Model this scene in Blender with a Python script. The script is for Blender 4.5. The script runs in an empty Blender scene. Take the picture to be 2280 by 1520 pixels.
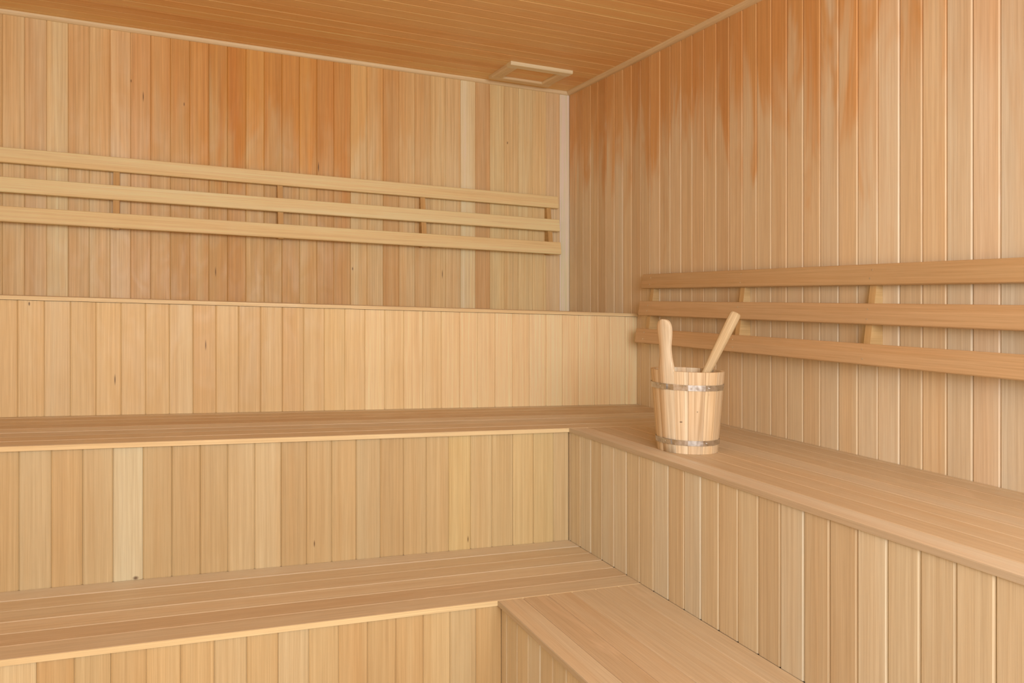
import bpy, math, random
from mathutils import Vector, Matrix

sc = bpy.context.scene
COL = sc.collection
R = math.radians

# ------------------------------------------------------------------ camera
cam_d = bpy.data.cameras.new('camera')
cam = bpy.data.objects.new('camera', cam_d)
COL.objects.link(cam)
CX, CY, CZ = -2.2209, -4.3704, 1.3814
YAW = 0.4003
cam.location = (CX, CY, CZ)
cam.rotation_euler = (R(90), 0, -YAW)
cam_d.sensor_fit = 'HORIZONTAL'
cam_d.sensor_width = 36.0
cam_d.lens = 36.0 * 1825.75 / 2280
cam_d.shift_y = -75.0 / 2280
cam_d.clip_start = 0.05
sc.camera = cam

# ------------------------------------------------------------------ world, light, exposure
world = bpy.data.worlds.new('world')
sc.world = world
world.use_nodes = True
bg = world.node_tree.nodes['Background']
bg.inputs['Color'].default_value = (0.80, 0.88, 1.0, 1)
bg.inputs['Strength'].default_value = 0.3

def area(name, loc, rot, sx, sy, watts, color):
    d = bpy.data.lights.new(name, 'AREA')
    d.shape = 'RECTANGLE'
    d.size, d.size_y = sx, sy
    d.energy = watts
    d.color = color
    o = bpy.data.objects.new(name, d)
    COL.objects.link(o)
    o.location = loc
    o.rotation_euler = rot
    return o

# daylight coming in through the big glazed front behind the camera
area('window_daylight', (-1.90, -5.72, 1.85), (R(90), 0, 0), 2.5, 1.25, 113.0, (1.0, 0.985, 0.96))

sc.view_settings.view_transform = 'Standard'
sc.view_settings.look = 'None'
sc.view_settings.exposure = 0.0
sc.view_settings.gamma = 1.0
sc.view_settings.use_curve_mapping = False

# ------------------------------------------------------------------ helpers
# heights sheared to match the view: every shelf and the ceiling fall a little
FA, FB = -0.0278, 0.0134
def P(x, y, z):
    return Vector((x, y, z + FA * x + FB * y))

def tagged(o, label=None, cat=None, group=None, kind=None):
    if label: o['label'] = label
    if cat: o['category'] = cat
    if group: o['group'] = group
    if kind: o['kind'] = kind
    return o

def empty(name, loc):
    o = bpy.data.objects.new(name, None)
    o.empty_display_size = 0.1
    COL.objects.link(o)
    o.location = loc
    return o

class MB:
    """collects shapes; build() links them as ONE mesh object"""
    def __init__(self):
        self.v, self.f, self.uv, self.c, self.s = [], [], [], [], []
    def face(self, pts, uvs, tint, smooth=False):
        n = len(self.v)
        self.v += [Vector(p) for p in pts]
        self.f.append(tuple(range(n, n + len(pts))))
        self.uv += list(uvs)
        self.c += [tint] * len(pts)
        self.s.append(smooth)
    def extrude(self, F, prof, v0, v1, tint, off=(0, 0), segs=1, smooth=False):
        """closed profile in (u, w) swept along v; F(u, v, w) gives the place"""
        n = len(prof)
        per = [0.0]
        for i in range(n):
            a, b = prof[i], prof[(i + 1) % n]
            per.append(per[-1] + math.hypot(b[0] - a[0], b[1] - a[1]))
        for k in range(segs):
            va = v0 + (v1 - v0) * k / segs
            vb = v0 + (v1 - v0) * (k + 1) / segs
            for i in range(n):
                a, b = prof[i], prof[(i + 1) % n]
                self.face([F(a[0], va, a[1]), F(b[0], va, b[1]), F(b[0], vb, b[1]), F(a[0], vb, a[1])],
                          [(off[0] + per[i], off[1] + va), (off[0] + per[i + 1], off[1] + va),
                           (off[0] + per[i + 1], off[1] + vb), (off[0] + per[i], off[1] + vb)], tint, smooth)
        self.face([F(u, v0, w) for u, w in reversed(prof)],
                  [(off[0] + u, off[1] + w * .3) for u, w in reversed(prof)], tint)
        self.face([F(u, v1, w) for u, w in prof],
                  [(off[0] + u, off[1] + w * .3) for u, w in prof], tint)
    def build(self, name, mat, parent=None, origin=None, merge=True):
        import bmesh
        me = bpy.data.meshes.new(name)
        o0 = Vector(origin) if origin is not None else Vector((0, 0, 0))
        me.from_pydata([tuple(p - o0) for p in self.v], [], self.f)
        me.uv_layers.new(name='UVMap')
        me.color_attributes.new('tint', 'FLOAT_COLOR', 'CORNER')
        me.uv_layers['UVMap'].data.foreach_set('uv', [x for u in self.uv for x in u])
        me.color_attributes['tint'].data.foreach_set('color', [x for c in self.c for x in (c[0], c[1], c[2], c[3] if len(c) > 3 else 1.0)])
        me.polygons.foreach_set('use_smooth', self.s)
        me.materials.append(mat)
        if merge:
            bm = bmesh.new(); bm.from_mesh(me)
            bmesh.ops.remove_doubles(bm, verts=bm.verts, dist=1e-6)
            bmesh.ops.recalc_face_normals(bm, faces=bm.faces)
            bm.to_mesh(me); bm.free()
        o = bpy.data.objects.new(name, me)
        COL.objects.link(o)
        if parent is not None:
            o.parent = parent
            o.location = o0 - parent.location
        else:
            o.location = o0
        return o

# ------------------------------------------------------------------ materials
class NT:
    def __init__(self, m):
        m.use_nodes = True
        self.t = m.node_tree
        self.t.nodes.clear()
    def n(self, typ, **kw):
        nd = self.t.nodes.new(typ)
        for k, v in kw.items():
            if k.startswith('i_'):
                nd.inputs[k[2:].replace('_', ' ')].default_value = v
            else:
                setattr(nd, k, v)
        return nd
    def l(self, a, b):
        self.t.links.new(a, b)
    def math(self, op, a, b=None, c=None):
        nd = self.n('ShaderNodeMath', operation=op)
        for i, x in enumerate((a, b, c)):
            if x is None: continue
            if isinstance(x, (int, float)): nd.inputs[i].default_value = x
            else: self.l(x, nd.inputs[i])
        return nd.outputs[0]
    def mix(self, fac, a, b, blend='MIX'):
        nd = self.n('ShaderNodeMix', data_type='RGBA', blend_type=blend)
        for sock, x in ((nd.inputs[0], fac), (nd.inputs[6], a), (nd.inputs[7], b)):
            if isinstance(x, (int, float)): sock.default_value = x
            elif isinstance(x, tuple): sock.default_value = (x[0], x[1], x[2], 1)
            else: self.l(x, sock)
        return nd.outputs[2]
    def noise(self, uv, su, sv, detail=3.0, rough=0.55, dist=0.0):
        mp = self.n('ShaderNodeMapping')
        mp.inputs['Scale'].default_value = (su, sv, 1)
        self.l(uv, mp.inputs['Vector'])
        nz = self.n('ShaderNodeTexNoise', noise_dimensions='2D')
        nz.inputs['Scale'].default_value = 1.0
        nz.inputs['Detail'].default_value = detail
        nz.inputs['Roughness'].default_value = rough
        nz.inputs['Distortion'].default_value = dist
        self.l(mp.outputs[0], nz.inputs['Vector'])
        return nz.outputs['Fac']
    def remap(self, x, a, b, c, d):
        nd = self.n('ShaderNodeMapRange')
        nd.inputs['From Min'].default_value = a
        nd.inputs['From Max'].default_value = b
        nd.inputs['To Min'].default_value = c
        nd.inputs['To Max'].default_value = d
        self.l(x, nd.inputs['Value'])
        return nd.outputs[0]

def wood(name, fine=0.10, broad=0.16, rough=(0.40, 0.60), spec=0.35, marks=(), ring=0.10, tone=(1.0, 1.25, 1.38), patina=None, scuff_sheen=0.0, ringscale=95, wob=0.3):
    """planed softwood: the tint of each board comes from the board itself, grain runs along v"""
    m = bpy.data.materials.new(name)
    t = NT(m)
    uv = t.n('ShaderNodeUVMap', uv_map='UVMap').outputs[0]
    at = t.n('ShaderNodeAttribute', attribute_name='tint')
    tint, age = at.outputs['Color'], at.outputs['Alpha']       # alpha: how far heat has aged this board
    tint = t.mix(1.0, tint, tone, 'MULTIPLY')
    g1 = t.noise(uv, 420, 5.0, 3.0, 0.6, 0.0)           # hair-fine grain
    g2 = t.noise(uv, ringscale, 1.1, 3.0, 0.55, wob)           # growth rings on edge
    g3 = t.noise(uv, 16, 0.55, 2.0, 0.5, 0.4)           # broad bands within one board
    g4 = t.noise(uv, 9, 4.5, 3.0, 0.6, 0.8)             # cloudy figure
    k1 = t.remap(g1, 0.25, 0.75, 1 - fine, 1 + fine)
    k2 = t.remap(g2, 0.25, 0.75, 1 - ring, 1 + ring)
    k = t.math('MULTIPLY', k1, k2)
    c = t.mix(t.remap(g3, 0.34, 0.68, 0.0, broad * 3.2), tint, (0.97, 0.84, 0.70), 'MULTIPLY')
    c = t.mix(t.remap(g4, 0.40, 0.72, 0.0, broad * 2.0), c, (1.02, 1.07, 1.15), 'MULTIPLY')
    kk = t.n('ShaderNodeCombineColor')
    for i in range(3):
        e = (0.8, 1.0, 1.25)[i]
        t.l(t.math('POWER', k, e), kk.inputs[i])
    c = t.mix(1.0, c, kk.outputs[0], 'MULTIPLY')
    if scuff_sheen:
        wn = t.noise(uv, 8, 1.7, 4.0, 0.65, 0.6)             # worn, paler patches on seats; on the right wall, gloss painted in
        c = t.mix(t.remap(wn, 0.62, 0.74, 0.0, scuff_sheen), c, (.78, .62, .45))
    c = t.mix(1.0, c, (.86, .78, .70), 'DARKEN')
    if patina:
        # boards darkened by years of heat high up; every board has its own ragged edge
        sp = t.n('ShaderNodeSeparateXYZ')
        t.l(t.n('ShaderNodeNewGeometry').outputs['Position'], sp.inputs[0])
        rag = t.noise(uv, 7, 1.3, 3.0, 0.6, 0.5)
        zz = t.math('ADD', sp.outputs['Z'], t.remap(rag, 0.25, 0.75, -0.42, 0.42))
        sm = t.n('ShaderNodeMapRange', interpolation_type='SMOOTHSTEP')
        sm.inputs['From Min'].default_value, sm.inputs['From Max'].default_value = patina[0], patina[1]
        t.l(zz, sm.inputs['Value'])
        c = t.mix(t.math('MULTIPLY', sm.outputs[0], age), c, t.mix(1.0, c, patina[2], 'MULTIPLY'))
    if marks:
        pos = t.n('ShaderNodeNewGeometry').outputs['Position']
        tot = None
        for (x, y, z, rx, rz) in marks:
            sub = t.n('ShaderNodeVectorMath', operation='SUBTRACT')
            t.l(pos, sub.inputs[0]); sub.inputs[1].default_value = (x, y, z)
            mul = t.n('ShaderNodeVectorMath', operation='MULTIPLY')
            t.l(sub.outputs[0], mul.inputs[0])
            mul.inputs[1].default_value = (1 / rx, 1 / 0.03, 1 / rz)
            ln = t.n('ShaderNodeVectorMath', operation='LENGTH')
            t.l(mul.outputs[0], ln.inputs[0])
            q = t.remap(ln.outputs['Value'], 0.3, 1.0, 1.0, 0.0)
            tot = q if tot is None else t.math('MAXIMUM', tot, q)
        c = t.mix(t.math('MULTIPLY', tot, 0.85), c, (0.10, 0.045, 0.02))
    b = t.n('ShaderNodeBsdfPrincipled')
    t.l(c, b.inputs['Base Color'])
    t.l(t.remap(g4, 0.35, 0.70, rough[1], rough[0]), b.inputs['Roughness'])
    b.inputs['Specular IOR Level'].default_value = spec
    bp = t.n('ShaderNodeBump')
    bp.inputs['Strength'].default_value = 0.10
    bp.inputs['Distance'].default_value = 0.001
    t.l(t.math('ADD', g1, g4), bp.inputs['Height'])
    t.l(bp.outputs[0], b.inputs['Normal'])
    out = t.n('ShaderNodeOutputMaterial')
    t.l(b.outputs[0], out.inputs['Surface'])
    return m

def metal(name, col, r0, r1):
    m = bpy.data.materials.new(name)
    t = NT(m)
    geo = t.n('ShaderNodeNewGeometry').outputs['Position']
    nz = t.n('ShaderNodeTexNoise'); nz.inputs['Scale'].default_value = 70; nz.inputs['Detail'].default_value = 4
    t.l(geo, nz.inputs['Vector'])
    b = t.n('ShaderNodeBsdfPrincipled')
    b.inputs['Metallic'].default_value = 1.0
    t.l(t.mix(t.remap(nz.outputs['Fac'], .35, .7, 0, 1), tuple(x * .75 for x in col), col), b.inputs['Base Color'])
    t.l(t.remap(nz.outputs['Fac'], .3, .7, r0, r1), b.inputs['Roughness'])
    out = t.n('ShaderNodeOutputMaterial')
    t.l(b.outputs[0], out.inputs['Surface'])
    return m

def streak(x, y, z, h, w=0.003): return (x, y, z, w, h)
WALL_MARKS = [streak(-2.3183, 0, 2.4077, .030), streak(-2.3718, 0, 2.4784, .010), streak(-2.1338, 0, 2.3885, .012),
              streak(-1.4775, 0, 2.1211, .032, .004), streak(-1.9872, 0, 1.5618, .030), streak(-1.2973, 0, 1.5903, .012, .004),
              streak(-0.7939, 0, 1.5696, .030), streak(-0.3997, 0, 2.3331, .010, .004)]
RISER_MARKS = [streak(-2.6997, -.76, 1.3969, .010, .004), streak(-2.4038, -.76, 1.0963, .026), streak(-2.0663, -.76, 1.2275, .026),
               streak(-2.3090, -1.431, .5010, .008, .011), streak(-1.735, -1.431, .5485, .015), streak(-1.159, -1.431, .5011, .015)]
M_WALL = wood('hemlock_wall', marks=WALL_MARKS, broad=0.26, ring=.14, tone=(1.0, 1.27, 1.42), patina=(1.95, 2.55, (.97, .72, .40)))
M_WALLR = wood('hemlock_wall_right', broad=0.15, tone=(1.02, 1.38, 1.90), rough=(.34, .58), spec=.5, scuff_sheen=.35, patina=(1.90, 2.50, (.91, .63, .37)))  # its pale patches are satin sheen put into the colour
M_RISER = wood('hemlock_front_panel', marks=RISER_MARKS, broad=0.12)
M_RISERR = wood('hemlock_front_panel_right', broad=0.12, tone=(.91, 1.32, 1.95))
M_SEAT = wood('hemlock_seat', broad=0.12, ring=0.07, tone=(.89, 1.22, 1.78), scuff_sheen=.5)
M_CEIL = wood('hemlock_ceiling', broad=0.12, tone=(1.19, 1.25, 1.16))
M_SLAT = wood('hemlock_slat', broad=0.14)
M_TRIM = wood('hemlock_trim', broad=0.10)
PAIL_MARKS = [(-.625, -2.052, .9978, .0045, .0035), (-.5805, -2.0709, 1.0326, .003, .0045), (-.542, -2.073, 1.0901, .0025, .010)]
M_PAIL = wood('bucket_wood', fine=.10, broad=0.32, ring=0.26, rough=(.45, .6), tone=(.95, 1.18, 1.52), ringscale=62, wob=1.2, marks=PAIL_MARKS)
M_ZINC = metal('galvanised_hoop', (.74, .74, .73), .24, .46)
M_NAIL = metal('nail_steel', (.95, .94, .90), .45, .6)

# ------------------------------------------------------------------ boards
WARM, MID, PALE = (.70, .40, .185), (.745, .455, .225), (.79, .52, .29)
def board_tint(rng, warm=.35, pale=.2, jit=.07, base=1.0):
    q = rng.random()
    a = WARM if q < warm else (PALE if q > 1 - pale else MID)
    b = MID
    k = rng.random() * .8 + .2
    j = base * (1 + rng.uniform(-jit, jit))
    return tuple(min(.92, (x * k + y * (1 - k)) * j) for x, y in zip(a, b))

def joints(phase, pitch, lo, hi):
    """board joints at phase + n * pitch inside lo..hi, ends included"""
    n0 = math.ceil((lo - phase) / pitch - 1e-6)
    r = [lo]
    x = phase + n0 * pitch
    while x < hi - 1e-6:
        if x - r[-1] > 0.004: r.append(x)
        x += pitch
    r.append(hi)
    return r

def planks(mb, F, js, v0, v1, thick, rng, bev=.005, dep=.004, gap=.0005, tints=None, w1=0.0, **kw):
    """tongue and groove boards side by side; outer face at w = w1, V groove at each joint"""
    for i in range(len(js) - 1):
        a, b = js[i], js[i + 1]
        bv = min(bev, (b - a) * .3)
        rt_ = board_tint(rng, **kw)
        t = (tints or {}).get(i) or rt_
        dw = rng.uniform(-.0004, .0004)
        la, lb = (bv, bv)
        da, db = dep, dep
        if i == 0: la, da = .0012, .0010
        if i == len(js) - 2: lb, db = .0012, .0010
        prof = [(a + gap, w1 - thick), (b - gap, w1 - thick), (b - gap, w1 - db + dw), (b - lb, w1 + dw), (a + la, w1 + dw), (a + gap, w1 - da + dw)]
        mb.extrude(F, prof, v0, v1, t, (rng.random() * 40, rng.random() * 40))

def block(mb, F, u0, u1, v0, v1, w0, w1, tint, off=(0, 0), bev=.0):
    if bev:
        prof = [(u0, w0), (u1, w0), (u1, w1 - bev), (u1 - bev, w1), (u0 + bev, w1), (u0, w1 - bev)]
    else:
        prof = [(u0, w0), (u1, w0), (u1, w1), (u0, w1)]
    mb.extrude(F, prof, v0, v1, tint, off)

XL, YF, ZC = -4.2, -5.6, 2.665        # left wall, front wall, ceiling

# ------------------------------------------------------------------ the room
def wall_F(axis, pos, sign):
    # u along the wall, v up, w out of the wall into the room
    if axis == 'x':                                     # wall running along x, facing -y (sign -1) or +y
        return lambda u, v, w: P(u, pos + sign * w, v)
    return lambda u, v, w: P(pos + sign * w, u, v)

def build_wall(name, F, js, z0, z1, rng, mat, holes=(), **kw):
    mb = MB()
    if not holes:
        planks(mb, F, js, z0, z1, .015, rng, **kw)
        block(mb, F, js[0] - .1, js[-1] + .1, z0, z1, -.10, -.015, MID)
    else:
        (hx0, hx1, hz0, hz1) = holes[0]
        for a, b, c, d in ((js[0], hx0, z0, z1), (hx1, js[-1], z0, z1), (hx0, hx1, z0, hz0), (hx0, hx1, hz1, z1)):
            if b - a < .02 or d - c < .02: continue
            planks(mb, F, joints(js[0], .0885, a, b), c, d, .015, rng, **kw)
            block(mb, F, a, b, c, d, -.10, -.015, MID)
    o = mb.build(name, mat)
    o['kind'] = 'structure'
    return o

rng = random.Random(7)
bj = joints(-.0634, .0889, XL, 0.0)
bt = {}
nb = len(bj) - 1
def bx(x):       # which board of the back wall covers x
    for i in range(nb):
        if bj[i] <= x < bj[i + 1]: return i
bt[nb - 1] = (.86, .72, .52, .1)
for x, c in ((-2.86, (.76, .47, .24)), (-2.77, (.73, .44, .23)), (-2.68, (.80, .54, .30)), (-2.59, (.74, .44, .22)), (-2.50, (.77, .48, .25)), (-2.415, (.80, .51, .29)),
             (-2.33, (.74, .43, .22)), (-2.24, (.73, .42, .20)), (-2.15, (.67, .36, .15)), (-2.06, (.71, .40, .18)), (-1.97, (.66, .35, .14)), (-1.88, (.66, .34, .13)),
             (-1.79, (.72, .42, .19)), (-1.70, (.66, .36, .15)), (-1.62, (.68, .38, .17)), (-1.53, (.72, .42, .19)), (-1.44, (.66, .35, .15)), (-1.35, (.68, .37, .16)),
             (-1.26, (.77, .49, .25)), (-1.17, (.74, .45, .22)), (-1.08, (.68, .37, .16)), (-.99, (.75, .46, .23)), (-.90, (.72, .43, .21)), (-.81, (.77, .49, .25)),
             (-.72, (.76, .47, .24)), (-.64, (.84, .60, .36)), (-.55, (.68, .38, .18)), (-.46, (.77, .50, .25)), (-.37, (.76, .48, .24)), (-.28, (.79, .52, .27)),
             (-.19, (.80, .53, .28)), (-.105, (.76, .48, .27))):
    bt[bx(x)] = c + (max(.12, min(1.0, 1.2 - abs(x + 1.72) * 1.0)),)
for i in range(nb):
    if bj[i] < -2.9 and i not in bt: bt[i] = board_tint(rng) + (.15,)
build_wall('wall_back', wall_F('x', 0.0, -1), bj, -.12, 2.80, rng, M_WALL, tints=bt, bev=.0036, dep=.0022, gap=.0003)
rng = random.Random(12)
rj = joints(-.0895, .0883, YF, 0.0)
rt = {}
for i in range(len(rj) - 1):
    if rj[i] < -2.60: rt[i] = tuple(min(.9, k * (1 + rng.uniform(-.04, .04))) for k in (.74, .475, .265)) + (.35,)  # near end paler: the close window's light is put into the tint
build_wall('wall_right', wall_F('y', 0.0, -1), rj, -.12, 2.80, rng, M_WALLR, warm=.3, pale=.25, jit=.06, tints=rt)
rng = random.Random(3)
build_wall('wall_left', wall_F('y', XL, 1), joints(YF, .0885, YF, 0.0), -.25, 2.80, rng, M_WALL)
build_wall('wall_front', wall_F('x', YF, 1), joints(XL, .0885, XL, 0.0), -.25, 2.80, rng, M_WALL, holes=[(-3.45, -.45, 1.05, 2.55)])

rng = random.Random(5)
mb = MB()
planks(mb, lambda u, v, w: P(v, u, ZC - w), joints(-.1400, .0896, YF, 0.0), XL, 0.0, .015, rng, bev=.004, dep=.003, warm=.5, pale=.08, jit=.05)
block(mb, lambda u, v, w: P(v, u, ZC - w), YF - .1, .1, XL - .1, .1, -.10, -.015, MID)
mb.build('ceiling', M_CEIL)['kind'] = 'structure'

rng = random.Random(6)
mb = MB()
planks(mb, lambda u, v, w: P(v, u, w), joints(YF, .12, YF, 0.0), XL, 0.0, .03, rng, bev=.003, dep=.003)
block(mb, lambda u, v, w: P(v, u, w), YF - .1, .1, XL - .1, .1, -.15, -.03, MID)
mb.build('floor', M_SEAT)['kind'] = 'structure'

# quarter round trims where the walls meet the ceiling
def quarter(wd, ht, n=6):
    pr = [(0.0, 0.0)]
    for i in range(n + 1):
        a = math.pi / 2 * i / n
        pr.append((wd * math.cos(a), ht * math.sin(a)))
    return pr
rng = random.Random(9)
mb = MB()
mb.extrude(lambda u, v, w: P(v, -u, ZC - w), quarter(.017, .020), XL, 0.0, (.80, .53, .31), (3, 3))
mb.build('trim_1', M_TRIM)['kind'] = 'structure'
mb = MB()
mb.extrude(lambda u, v, w: P(-u, v, ZC - w), quarter(.027, .020), YF, -.004, (.74, .46, .25), (9, 5))
mb.build('trim_2', M_TRIM)['kind'] = 'structure'
mb = MB()
mb.extrude(lambda u, v, w: P(XL + u, v, ZC - w), quarter(.020, .020), YF, -.02, (.76, .47, .25), (7, 5))
mb.build('trim_3', M_TRIM)['kind'] = 'structure'
# casing round the glazed front opening
mb = MB()
Ff = wall_F('x', YF, 1)
for a, b, c, d in ((-3.53, -3.45, .97, 2.63), (-.45, -.37, .97, 2.63), (-3.45, -.45, 2.55, 2.63), (-3.45, -.45, .97, 1.05)):
    block(mb, Ff, a, b, c, d, -.10, .02, MID, (a, c))
mb.build('window_1', M_TRIM)['kind'] = 'structure'

# ------------------------------------------------------------------ the benches
SLAB = .0155
def bench(label, group, seat_js, seat_F, sv0, sv1, top, rise_js, rise_F, rise_z0, seed, rise_tints=None, rise_mat=None, edge_tint=(.76, .49, .26), rkw=None, skw=None, root_at=None):
    root = empty('sauna_bench', root_at)
    tagged(root, label, 'bench', group)
    r = random.Random(seed)
    mb = MB()
    fr = seat_js[0]
    seat_js = [fr + .003] + list(seat_js[1:])
    planks(mb, seat_F, seat_js, sv0, sv1, SLAB, r, bev=.0032, dep=.0025, gap=.0004, **(skw or dict(warm=.3, pale=.15, jit=.05)))
    mb.build('seat', M_SEAT, root, root_at)
    mb = MB()                                   # thin lipping that closes the front edge
    mb.extrude(seat_F, [(fr, -SLAB), (fr + .003, -SLAB), (fr + .003, 0), (fr + .001, 0), (fr, -.001)], sv0, sv1, edge_tint, (r.random() * 30, r.random() * 30))
    mb.build('front_edge', rise_mat or M_RISER, root, root_at)
    mb = MB()
    planks(mb, rise_F, rise_js, rise_z0, top - SLAB - .0015, .014, r, tints=rise_tints, **(rkw or {}))
    mb.build('front_panel', rise_mat or M_RISER, root, root_at)
    return root

GRP = 'stepped sauna benches'
# top tier, along the back wall only
TF, TR = -.768, -.760
tj = joints(-.066, .0891, XL, 0.0)
tt = {}
for i in range(len(tj) - 1):
    if tj[i] > -1.6:
        e = min(1.0, (tj[i] + 1.6) / .9)
        w_ = ((i * 7) % 5 - 2) * .012
        tt[i] = (.80 + .08 * e + w_, .505 + .06 * e + w_ * .8, .255 + .065 * e + w_ * .7)  # light lacking in the corner is put into the tint, paler rightwards
bench('topmost pale hemlock bench along the back wall, under the long backrest', GRP,
      joints(-.0905, .0905, TF, -.0005), lambda u, v, w: P(v, u, 1.3617 + w), XL, -.001, 1.3617,
      tj, wall_F('x', TR + .0, -1), .9, 21, rise_tints=tt, rkw=dict(bev=.0042, dep=.0024, gap=.0003, warm=.12, pale=.35, jit=.04, base=.96), root_at=P(-2.1, -.40, .9))
# middle tier
MF, MR, MX, MXR = -1.4457, -1.431, -.7364, -.730
mj = joints(-1.9371, .0877, XL, MXR)
mt = {}
for i in range(len(mj) - 1):
    xm = (mj[i] + mj[i + 1]) / 2
    if -2.37 < xm < -2.28: mt[i] = (.64, .465, .29)
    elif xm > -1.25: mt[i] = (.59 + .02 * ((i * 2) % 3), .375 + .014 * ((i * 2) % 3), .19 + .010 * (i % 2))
bench('middle-height hemlock bench running left along back wall, below the topmost bench', GRP,
      joints(-1.4373, .0905, MF, TR - .0005), lambda u, v, w: P(v, u, .90 + w), XL, -.001, .90,
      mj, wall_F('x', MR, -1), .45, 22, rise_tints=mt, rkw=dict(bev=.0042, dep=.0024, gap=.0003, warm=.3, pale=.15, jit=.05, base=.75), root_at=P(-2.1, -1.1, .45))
bench('middle-height hemlock bench along right wall carrying the wooden bucket', GRP,
      joints(-.6531, .0886, MX, -.0005), lambda u, v, w: P(u, v, .90 + w), -4.7, MF - .0006, .90,
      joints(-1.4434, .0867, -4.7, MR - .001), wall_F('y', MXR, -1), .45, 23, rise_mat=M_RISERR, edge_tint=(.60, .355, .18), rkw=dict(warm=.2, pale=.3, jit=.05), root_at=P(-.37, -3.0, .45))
# lowest tier
LF, LR, LX, LXR = -1.9735, -1.9655, -1.2558, -1.240
bench('lowest hemlock bench along the left, below the middle bench of the back wall', GRP,
      joints(MR - .0903, .0903, LF, MR - .0005), lambda u, v, w: P(v, u, .45 + w), XL, MXR - .001, .45,
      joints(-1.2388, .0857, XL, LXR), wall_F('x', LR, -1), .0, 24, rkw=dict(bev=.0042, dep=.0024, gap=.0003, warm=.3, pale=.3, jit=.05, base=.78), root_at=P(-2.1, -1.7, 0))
bench('lowest hemlock bench at bottom right, in front of the bench with the bucket', GRP,
      joints(MXR - .0876, .0876, LX, MXR - .0005), lambda u, v, w: P(u, v, .45 + w), -4.7, LF - .0006, .45,
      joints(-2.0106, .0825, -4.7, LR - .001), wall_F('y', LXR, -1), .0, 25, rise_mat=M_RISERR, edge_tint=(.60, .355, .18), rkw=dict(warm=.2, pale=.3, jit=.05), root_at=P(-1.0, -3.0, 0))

# ------------------------------------------------------------------ backrests
SW, ST, LEAN = .0706, .016, .15       # slat width, slat thickness, lean of the wedge
def backrest(name_label, Fw, u_ends, tops, us, seed, nails, root_at, tints, stint):
    """Fw(u, z, out): u along the wall, z up, out from the wall; tops = upper edge of each slat"""
    root = empty('backrest', root_at)
    tagged(root, name_label, 'backrest', 'slatted backrests on the sauna walls')
    r = random.Random(seed)
    zc0 = tops[0] - SW / 2
    def off(z): return .040 + (zc0 - z) * LEAN          # front face distance from the wall
    ca, sa = math.cos(math.atan(LEAN)), math.sin(math.atan(LEAN))
    for k, zt in enumerate(tops):
        zc = zt - SW / 2
        mb = MB()
        d = off(zc)
        def F(u, v, w, zc=zc, d=d):                     # u across the slat (up), v along, w out of its face
            return Fw(v, zc + u * ca + w * sa, d - u * sa + w * ca)
        e = .0025
        prof = [(-SW / 2, -ST), (SW / 2, -ST), (SW / 2, -e), (SW / 2 - e, 0), (-SW / 2 + e, 0), (-SW / 2, -e)]
        s = mb
        s.extrude(F, prof, u_ends[k][0], u_ends[k][1], tints[k], (r.random() * 40, r.random() * 40))
        so = s.build('slat', M_SLAT, root, root_at)
        if nails:
            for uu in us:
                if not (u_ends[k][0] < uu < u_ends[k][1]): continue
                for du in (-.016, .016):
                    nb_ = MB()
                    c0 = F(du + r.uniform(-.003, .003), uu + r.uniform(-.004, .004), .0)
                    ax = F(0, 0, 1) - F(0, 0, 0)
                    n1 = (F(1, 0, 0) - F(0, 0, 0)); n2 = (F(0, 1, 0) - F(0, 0, 0))
                    q = 8; rr = .0030
                    ring0 = [c0 - ax * .002 + (n1 * math.cos(a) + n2 * math.sin(a)) * rr for a in [2 * math.pi * i / q for i in range(q)]]
                    ring1 = [c0 + ax * .0006 + (n1 * math.cos(a) + n2 * math.sin(a)) * rr for a in [2 * math.pi * i / q for i in range(q)]]
                    for i in range(q):
                        j = (i + 1) % q
                        nb_.face([ring0[i], ring0[j], ring1[j], ring1[i]], [(0, 0)] * 4, (1, 1, 1))
                    nb_.face(ring1, [(0, 0)] * q, (1, 1, 1))
                    nb_.face(list(reversed(ring0)), [(0, 0)] * q, (1, 1, 1))
                    no = nb_.build('nail_head', M_NAIL, root, root_at)
                    no.parent = so
                    no.location = (0, 0, 0)
    for uu in us:
        mb = MB()
        h = .0135
        z0, z1 = tops[-1] - SW - .004, tops[0] - .012
        cc = .5 / ca * ST * 2
        prof = [(0.001, z0), (off(z0) - cc - .0005, z0), (off(z1) - cc - .0005, z1), (0.001, z1)]
        mb.extrude(lambda u, v, w: Fw(v, w, u), prof, uu - h, uu + h, stint, (r.random() * 30, r.random() * 30))
        # grain of the wedge runs up the wall
        mb.uv = [(v_ * 1.0, u_ * 1.0) for (u_, v_) in mb.uv]
        mb.build('support', M_SLAT, root, root_at)
    return root

backrest('long three-slat wooden backrest mounted on the back wall above topmost bench',
         lambda u, z, o: P(u, -o, z), [(-4.1, -.0934), (-4.1, -.0945), (-4.1, -.0956)], (2.0335, 1.8965, 1.7620),
         [-.151, -.9165, -1.677, -2.434, -3.19, -3.95], 31, False, P(-2.1, -.001, 1.86),
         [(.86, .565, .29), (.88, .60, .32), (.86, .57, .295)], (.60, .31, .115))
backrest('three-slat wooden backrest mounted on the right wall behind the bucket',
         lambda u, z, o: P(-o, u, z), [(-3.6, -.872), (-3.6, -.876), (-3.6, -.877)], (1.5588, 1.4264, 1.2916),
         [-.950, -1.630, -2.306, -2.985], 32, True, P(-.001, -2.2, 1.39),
         [(.58, .325, .16), (.61, .345, .18), (.63, .36, .19)], (.60, .34, .15))

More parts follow.
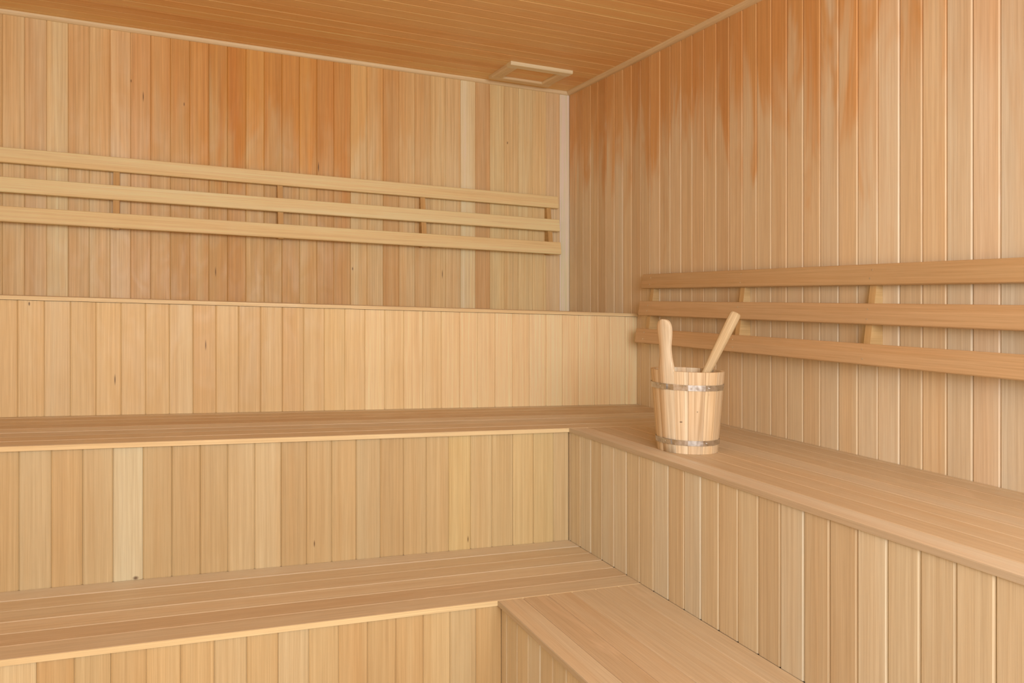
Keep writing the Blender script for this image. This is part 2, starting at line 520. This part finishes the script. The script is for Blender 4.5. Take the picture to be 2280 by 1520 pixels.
# ------------------------------------------------------------------ ceiling vent
vr = P(-.371, -.250, ZC)
vent = empty('ceiling_vent', vr)
tagged(vent, 'square wooden vent cover with raised frame on ceiling near the corner', 'vent')
def vent_board(F, u0, u1, v0, v1, tint, seed):
    mb = MB()
    e = .006
    prof = [(u0, .0005), (u1, .0005), (u1, .012), (u1 - .002, .016), (u1 - e, .0185), (u0 + e, .0185), (u0 + .002, .016), (u0, .012)]
    mb.extrude(F, prof, v0, v1, tint, (seed, seed * .7))
    mb.build('frame_board', M_TRIM, vent, vr)
Fy = lambda u, v, w: P(v, u, ZC - w)      # runs along x
Fx = lambda u, v, w: P(u, v, ZC - w)      # runs along y
vent_board(Fy, -.412, -.352, -.552, -.188, (.84, .60, .37), 1.3)
vent_board(Fy, -.146, -.090, -.552, -.188, (.78, .50, .28), 5.1)
vent_board(Fx, -.552, -.488, -.3515, -.1465, (.78, .50, .28), 8.2)
vent_board(Fx, -.250, -.188, -.3515, -.1465, (.78, .50, .28), 3.7)
mb = MB()
rng = random.Random(44)
planks(mb, Fy, [-.3515, -.301, -.249, -.198, -.1465], -.4875, -.2505, .0055, rng, bev=.003, dep=.0025, w1=.006, warm=.3, jit=.03)
mb.build('vent_panel', M_CEIL, vent, vr)

# ------------------------------------------------------------------ bucket
BX, BY = -.5449, -1.9764
B0 = P(BX, BY, .9003)
bucket = empty('bucket', B0)
tagged(bucket, 'round wooden stave bucket with two metal hoops on the right bench', 'bucket')
front = Vector((CX - BX, CY - BY)).normalized()
right = Vector((-front.y, front.x))
HB, RB, RT, TH = .277, .1049, .1277, .0135
def BP(phi, rad, z):
    d = front * math.cos(phi) + right * math.sin(phi)
    x, y = BX + d.x * rad, BY + d.y * rad
    return P(x, y, .9003 + z)
def rad_at(z): return RB + (RT - RB) * z / HB
edges = [-76, -51, -21, 1.5, 28.5, 53, 79]
n_rest = 8
edges += [79 + (284 - 79) * i / n_rest for i in range(1, n_rest + 1)]
stave_rng = random.Random(77)
def stave_prof(a0, a1, z, r_out, r_in, n=4, flat=.55):
    """outline of one stave seen from above: nearly flat outside, faint groove at the joints"""
    am = (a0 + a1) / 2; hw = (a1 - a0) / 2
    out, inn = [], []
    for i in range(n + 1):
        a = a0 + (a1 - a0) * i / n
        fr = r_out * math.cos(hw) / math.cos(a - am) / math.cos(hw) * (1 - (1 - math.cos(hw)) * 1.0)
        rr = fr * flat + r_out * (1 - flat)
        if i in (0, n): rr -= .0016
        out.append((a, rr)); inn.append((a, r_in))
    return out, inn
def add_stave(mb, a0, a1, zs, tint, off, rin_th=TH):
    a0, a1 = R(a0) + .0045, R(a1) - .0045
    rows = []
    for z in zs:
        o, i = stave_prof(a0, a1, z, rad_at(z), rad_at(z) - rin_th)
        rows.append([BP(a, r, z) for a, r in o] + [BP(a, r, z) for a, r in reversed(i)])
    n = len(rows[0]); m_ = n // 2
    arc = [0]
    for k in range(n): arc.append(arc[-1] + (rows[0][(k + 1) % n] - rows[0][k]).length)
    for q in range(len(zs) - 1):
        for k in range(n):
            j = (k + 1) % n
            mb.face([rows[q][k], rows[q][j], rows[q + 1][j], rows[q + 1][k]],
                    [(off[0] + arc[k], off[1] + zs[q]), (off[0] + arc[k + 1], off[1] + zs[q]),
                     (off[0] + arc[k + 1], off[1] + zs[q + 1]), (off[0] + arc[k], off[1] + zs[q + 1])], tint, False)
    mb.face(list(reversed(rows[0])), [(off[0] + a, off[1]) for a in arc[:n]], tint)
    mb.face(rows[-1], [(off[0] + a, off[1]) for a in arc[:n]], tint)
PT = [(.76, .52, .29), (.72, .47, .25), (.79, .56, .33), (.74, .50, .28)]
mb = MB()
handle_range = None
for k in range(len(edges) - 1):
    a0, a1 = edges[k], edges[k + 1]
    off = (stave_rng.random() * 30, stave_rng.random() * 30)
    if (a0, a1) == (-51, -21): continue
    add_stave(mb, a0, a1, [0, .006, HB - .003, HB], PT[k % 4], off)
# bottom disc, set up inside the staves
q = 28
ring = [BP(2 * math.pi * i / q, rad_at(.02) - TH + .001, .022) for i in range(q)]
ringb = [BP(2 * math.pi * i / q, rad_at(.01) - TH + .001, .010) for i in range(q)]
mb.face(ring, [(p.x, p.y) for p in ring], PT[1])
mb.face(list(reversed(ringb)), [(p.x, p.y) for p in reversed(ringb)], PT[1])
for i in range(q):
    j = (i + 1) % q
    mb.face([ringb[i], ringb[j], ring[j], ring[i]], [(0, 0)] * 4, PT[1])
mb.build('stave_body', M_PAIL, bucket, B0)

# the long stave that rises as a paddle-shaped handle
mb = MB()
am = R(-36)
dv = front * math.cos(am) + right * math.sin(am)
tv = Vector((-dv.y, dv.x))                   # along the stave's width (towards the picture's right)
outline = [(0.0, .0268), (.06, .0285), (.12, .0302), (.18, .0318), (.23, .0330), (.262, .0334), (.280, .0322), (.300, .0280), (.322, .0238), (.345, .0222),
           (.362, .0226), (.380, .0252), (.398, .0280), (.412, .0291), (.424, .0284), (.434, .0262), (.442, .0222), (.447, .0168), (.450, .0095), (.451, .0)]
def hp(s, z, depth):
    rr = rad_at(z) - depth
    x = BX + dv.x * rr + tv.x * s
    y = BY + dv.y * rr + tv.y * s
    return P(x, y, .9003 + z)
cols = [-1, -.92, -.5, 0, .5, .92, 1]
def dep_f(c): return {1: .0030, .92: .0006}.get(abs(c), 0.0)
fr_, bk_ = [], []
for z, hw in outline:
    thk = TH if z < HB else TH + .001
    curve = .0021
    fr_.append([hp(c * hw, z, .0023 + curve * c * c + dep_f(c)) for c in cols])
    bk_.append([hp(c * hw, z, .0023 + thk - dep_f(c) + curve * c * c) for c in cols])
ht = (.77, .53, .30)
for i in range(len(outline) - 1):
    for j in range(len(cols) - 1):
        h0, h1 = outline[i][1], outline[i + 1][1]
        z0, z1 = outline[i][0], outline[i + 1][0]
        uvq = [(cols[j] * h0 + 5, z0), (cols[j + 1] * h0 + 5, z0), (cols[j + 1] * h1 + 5, z1), (cols[j] * h1 + 5, z1)]
        mb.face([fr_[i][j], fr_[i][j + 1], fr_[i + 1][j + 1], fr_[i + 1][j]], uvq, ht, True)
        mb.face([bk_[i][j + 1], bk_[i][j], bk_[i + 1][j], bk_[i + 1][j + 1]], [uvq[1], uvq[0], uvq[3], uvq[2]], ht, True)
    for j, s in ((0, 1), (len(cols) - 1, -1)):
        z0, z1 = outline[i][0], outline[i + 1][0]
        ps = [fr_[i][j], fr_[i + 1][j], bk_[i + 1][j], bk_[i][j]]
        mb.face(ps, [(8, z0), (8, z1), (8 + TH, z1), (8 + TH, z0)], ht, False)
mb.face(fr_[0] + list(reversed(bk_[0])), [(6, 6)] * 14, ht)
mb.build('handle', M_PAIL, bucket, B0)

def hoop(z0, z1, name, lap):
    mb = MB()
    pts = []
    for k in range(len(edges) - 1):
        a0, a1 = R(edges[k]), R(edges[k + 1])
        for i in range(4):
            a = a0 + (a1 - a0) * i / 4
            hw = (a1 - a0) / 2; am_ = (a0 + a1) / 2
            pts.append((a, 1.0 * (1 - .62 * (1 - math.cos(hw) / math.cos(a - am_)) - .0)))
    n = len(pts)
    zz = [(z0, .0012), (z0, .0026), (z1, .0026), (z1, .0012)]
    for i in range(n):
        (a, ka), (b, kb) = pts[i], pts[(i + 1) % n]
        for m_ in range(3):
            (za, da), (zb, db) = zz[m_], zz[m_ + 1]
            mb.face([BP(a, rad_at(za) * ka + da, za), BP(b, rad_at(za) * kb + da, za), BP(b, rad_at(zb) * kb + db, zb), BP(a, rad_at(zb) * ka + db, zb)],
                    [(a * .12, za), (b * .12, za), (b * .12, zb), (a * .12, zb)], (1, 1, 1), False)
    # overlapping strip end
    for aa, bb in ((lap, lap + R(17)),):
        s = 5
        for i in range(s):
            a, b = aa + (bb - aa) * i / s, aa + (bb - aa) * (i + 1) / s
            z = [(z0 + .0005, .0022), (z0 + .0005, .0040), (z1 - .0005, .0040), (z1 - .0005, .0022)]
            for m_ in range(3):
                (za, da), (zb, db) = z[m_], z[m_ + 1]
                mb.face([BP(a, rad_at(za) * .9985 + da, za), BP(b, rad_at(za) * .9985 + da, za), BP(b, rad_at(zb) * .9985 + db, zb), BP(a, rad_at(zb) * .9985 + db, zb)],
                        [(a, za), (b, za), (b, zb), (a, zb)], (1, 1, 1), False)
        for e_ in (aa, bb):
            mb.face([BP(e_, rad_at(z0) + .0015, z0 + .0005), BP(e_, rad_at(z0) + .0040, z0 + .0005), BP(e_, rad_at(z1) + .0040, z1 - .0005), BP(e_, rad_at(z1) + .0015, z1 - .0005)], [(0, 0)] * 4, (1, 1, 1))
    ho = mb.build('hoop', M_ZINC, bucket, B0)
    zm = (z0 + z1) / 2
    for a in (lap + R(4), R(36)):
        rb_ = MB()
        c0 = BP(a, rad_at(zm) + .0032, zm)
        d = front * math.cos(a) + right * math.sin(a)
        d3 = Vector((d.x, d.y, 0)); t3 = Vector((-d.y, d.x, 0)); u3 = Vector((0, 0, 1))
        rings = []
        for rr, dd in ((.0026, -.002), (.0026, .0006), (.0016, .0014)):
            rings.append([c0 + d3 * dd + (t3 * math.cos(x) + u3 * math.sin(x)) * rr for x in [2 * math.pi * i / 10 for i in range(10)]])
        for g in range(2):
            for i in range(10):
                j = (i + 1) % 10
                rb_.face([rings[g][i], rings[g][j], rings[g + 1][j], rings[g + 1][i]], [(0, 0)] * 4, (1, 1, 1), True)
        rb_.face(rings[2], [(0, 0)] * 10, (1, 1, 1), True)
        ro = rb_.build('rivet', M_ZINC, bucket, B0)
        ro.parent = ho; ro.location = (0, 0, 0)
hoop(.2145, .2335, 'hoop', R(-50))
hoop(.0285, .0460, 'hoop', R(-46))

# ------------------------------------------------------------------ ladle standing in the bucket
tip = Vector((-0.3196, -1.9554, 1.3619)); rimp = Vector((-0.4485, -1.9660, 1.1666))
ax = (tip - rimp).normalized()
low = rimp - ax * .265
lad = empty('ladle', low)
tagged(lad, 'plain wooden ladle with thick rounded stick handle leaning in the bucket', 'ladle')
vw = Vector((CX, CY, CZ)) - rimp
sv = vw.cross(ax).normalized()               # across the broad face
nv = ax.cross(sv).normalized()
mb = MB()
L = (tip - low).length
st = [(.03, .0125, .010), (.10, .0130, .0105), (.20, .0145, .0115), (.27, .0160, .0125), (.34, .0182, .0140), (.42, .0200, .0150), (L - .035, .0208, .0155),
      (L - .014, .0206, .0153), (L - .006, .0196, .0144), (L - .0015, .0170, .0120), (L, .0120, .0085)]
rings = []
q = 20
for s, a, b in st:
    c = low + ax * s
    rg = []
    for i in range(q):
        th = 2 * math.pi * i / q
        cx_, sy_ = math.cos(th), math.sin(th)
        e = .72                                # squarish oval section
        rg.append(c + sv * a * math.copysign(abs(cx_) ** e, cx_) + nv * b * math.copysign(abs(sy_) ** e, sy_))
    rings.append(rg)
lt = (.68, .44, .21)
for k in range(len(rings) - 1):
    for i in range(q):
        j = (i + 1) % q
        mb.face([rings[k][i], rings[k][j], rings[k + 1][j], rings[k + 1][i]],
                [(i * .006, st[k][0]), ((i + 1) * .006, st[k][0]), ((i + 1) * .006, st[k + 1][0]), (i * .006, st[k + 1][0])], lt, True)
mb.face(rings[-1], [(i * .006, L) for i in range(q)], lt, True)
mb.face(list(reversed(rings[0])), [(i * .006, 0) for i in range(q)], lt)
mb.build('handle', M_PAIL, lad, low)
# small turned bowl at the lower end
mb = MB()
prof = [(0.0, .0), (.016, .001), (.026, .008), (.031, .020), (.0325, .034), (.0295, .034), (.028, .021), (.022, .010), (.012, .005), (0.0, .004)]
bc = low + ax * .045 + Vector((-.0, 0, -.035))
bc = Vector((low.x + .028, low.y + .006, low.z - .002))
q = 18
for k in range(len(prof) - 1):
    for i in range(q):
        t0, t1 = 2 * math.pi * i / q, 2 * math.pi * (i + 1) / q
        def pt(r_, z_, t_): return bc + Vector((r_ * math.cos(t_), r_ * math.sin(t_), z_))
        (r0, z0), (r1, z1) = prof[k], prof[k + 1]
        mb.face([pt(r0, z0, t0), pt(r0, z0, t1), pt(r1, z1, t1), pt(r1, z1, t0)] if r0 > 0 and r1 > 0 else
                ([pt(r0, z0, t0), pt(r1, z1, t1), pt(r1, z1, t0)] if r0 == 0 else [pt(r0, z0, t0), pt(r0, z0, t1), pt(r1, z1, t0)]),
                ([(t0 * .03, z0), (t1 * .03, z0), (t1 * .03, z1), (t0 * .03, z1)] if r0 > 0 and r1 > 0 else [(0, 0)] * 3), lt, True)
mb.build('bowl', M_PAIL, lad, low)
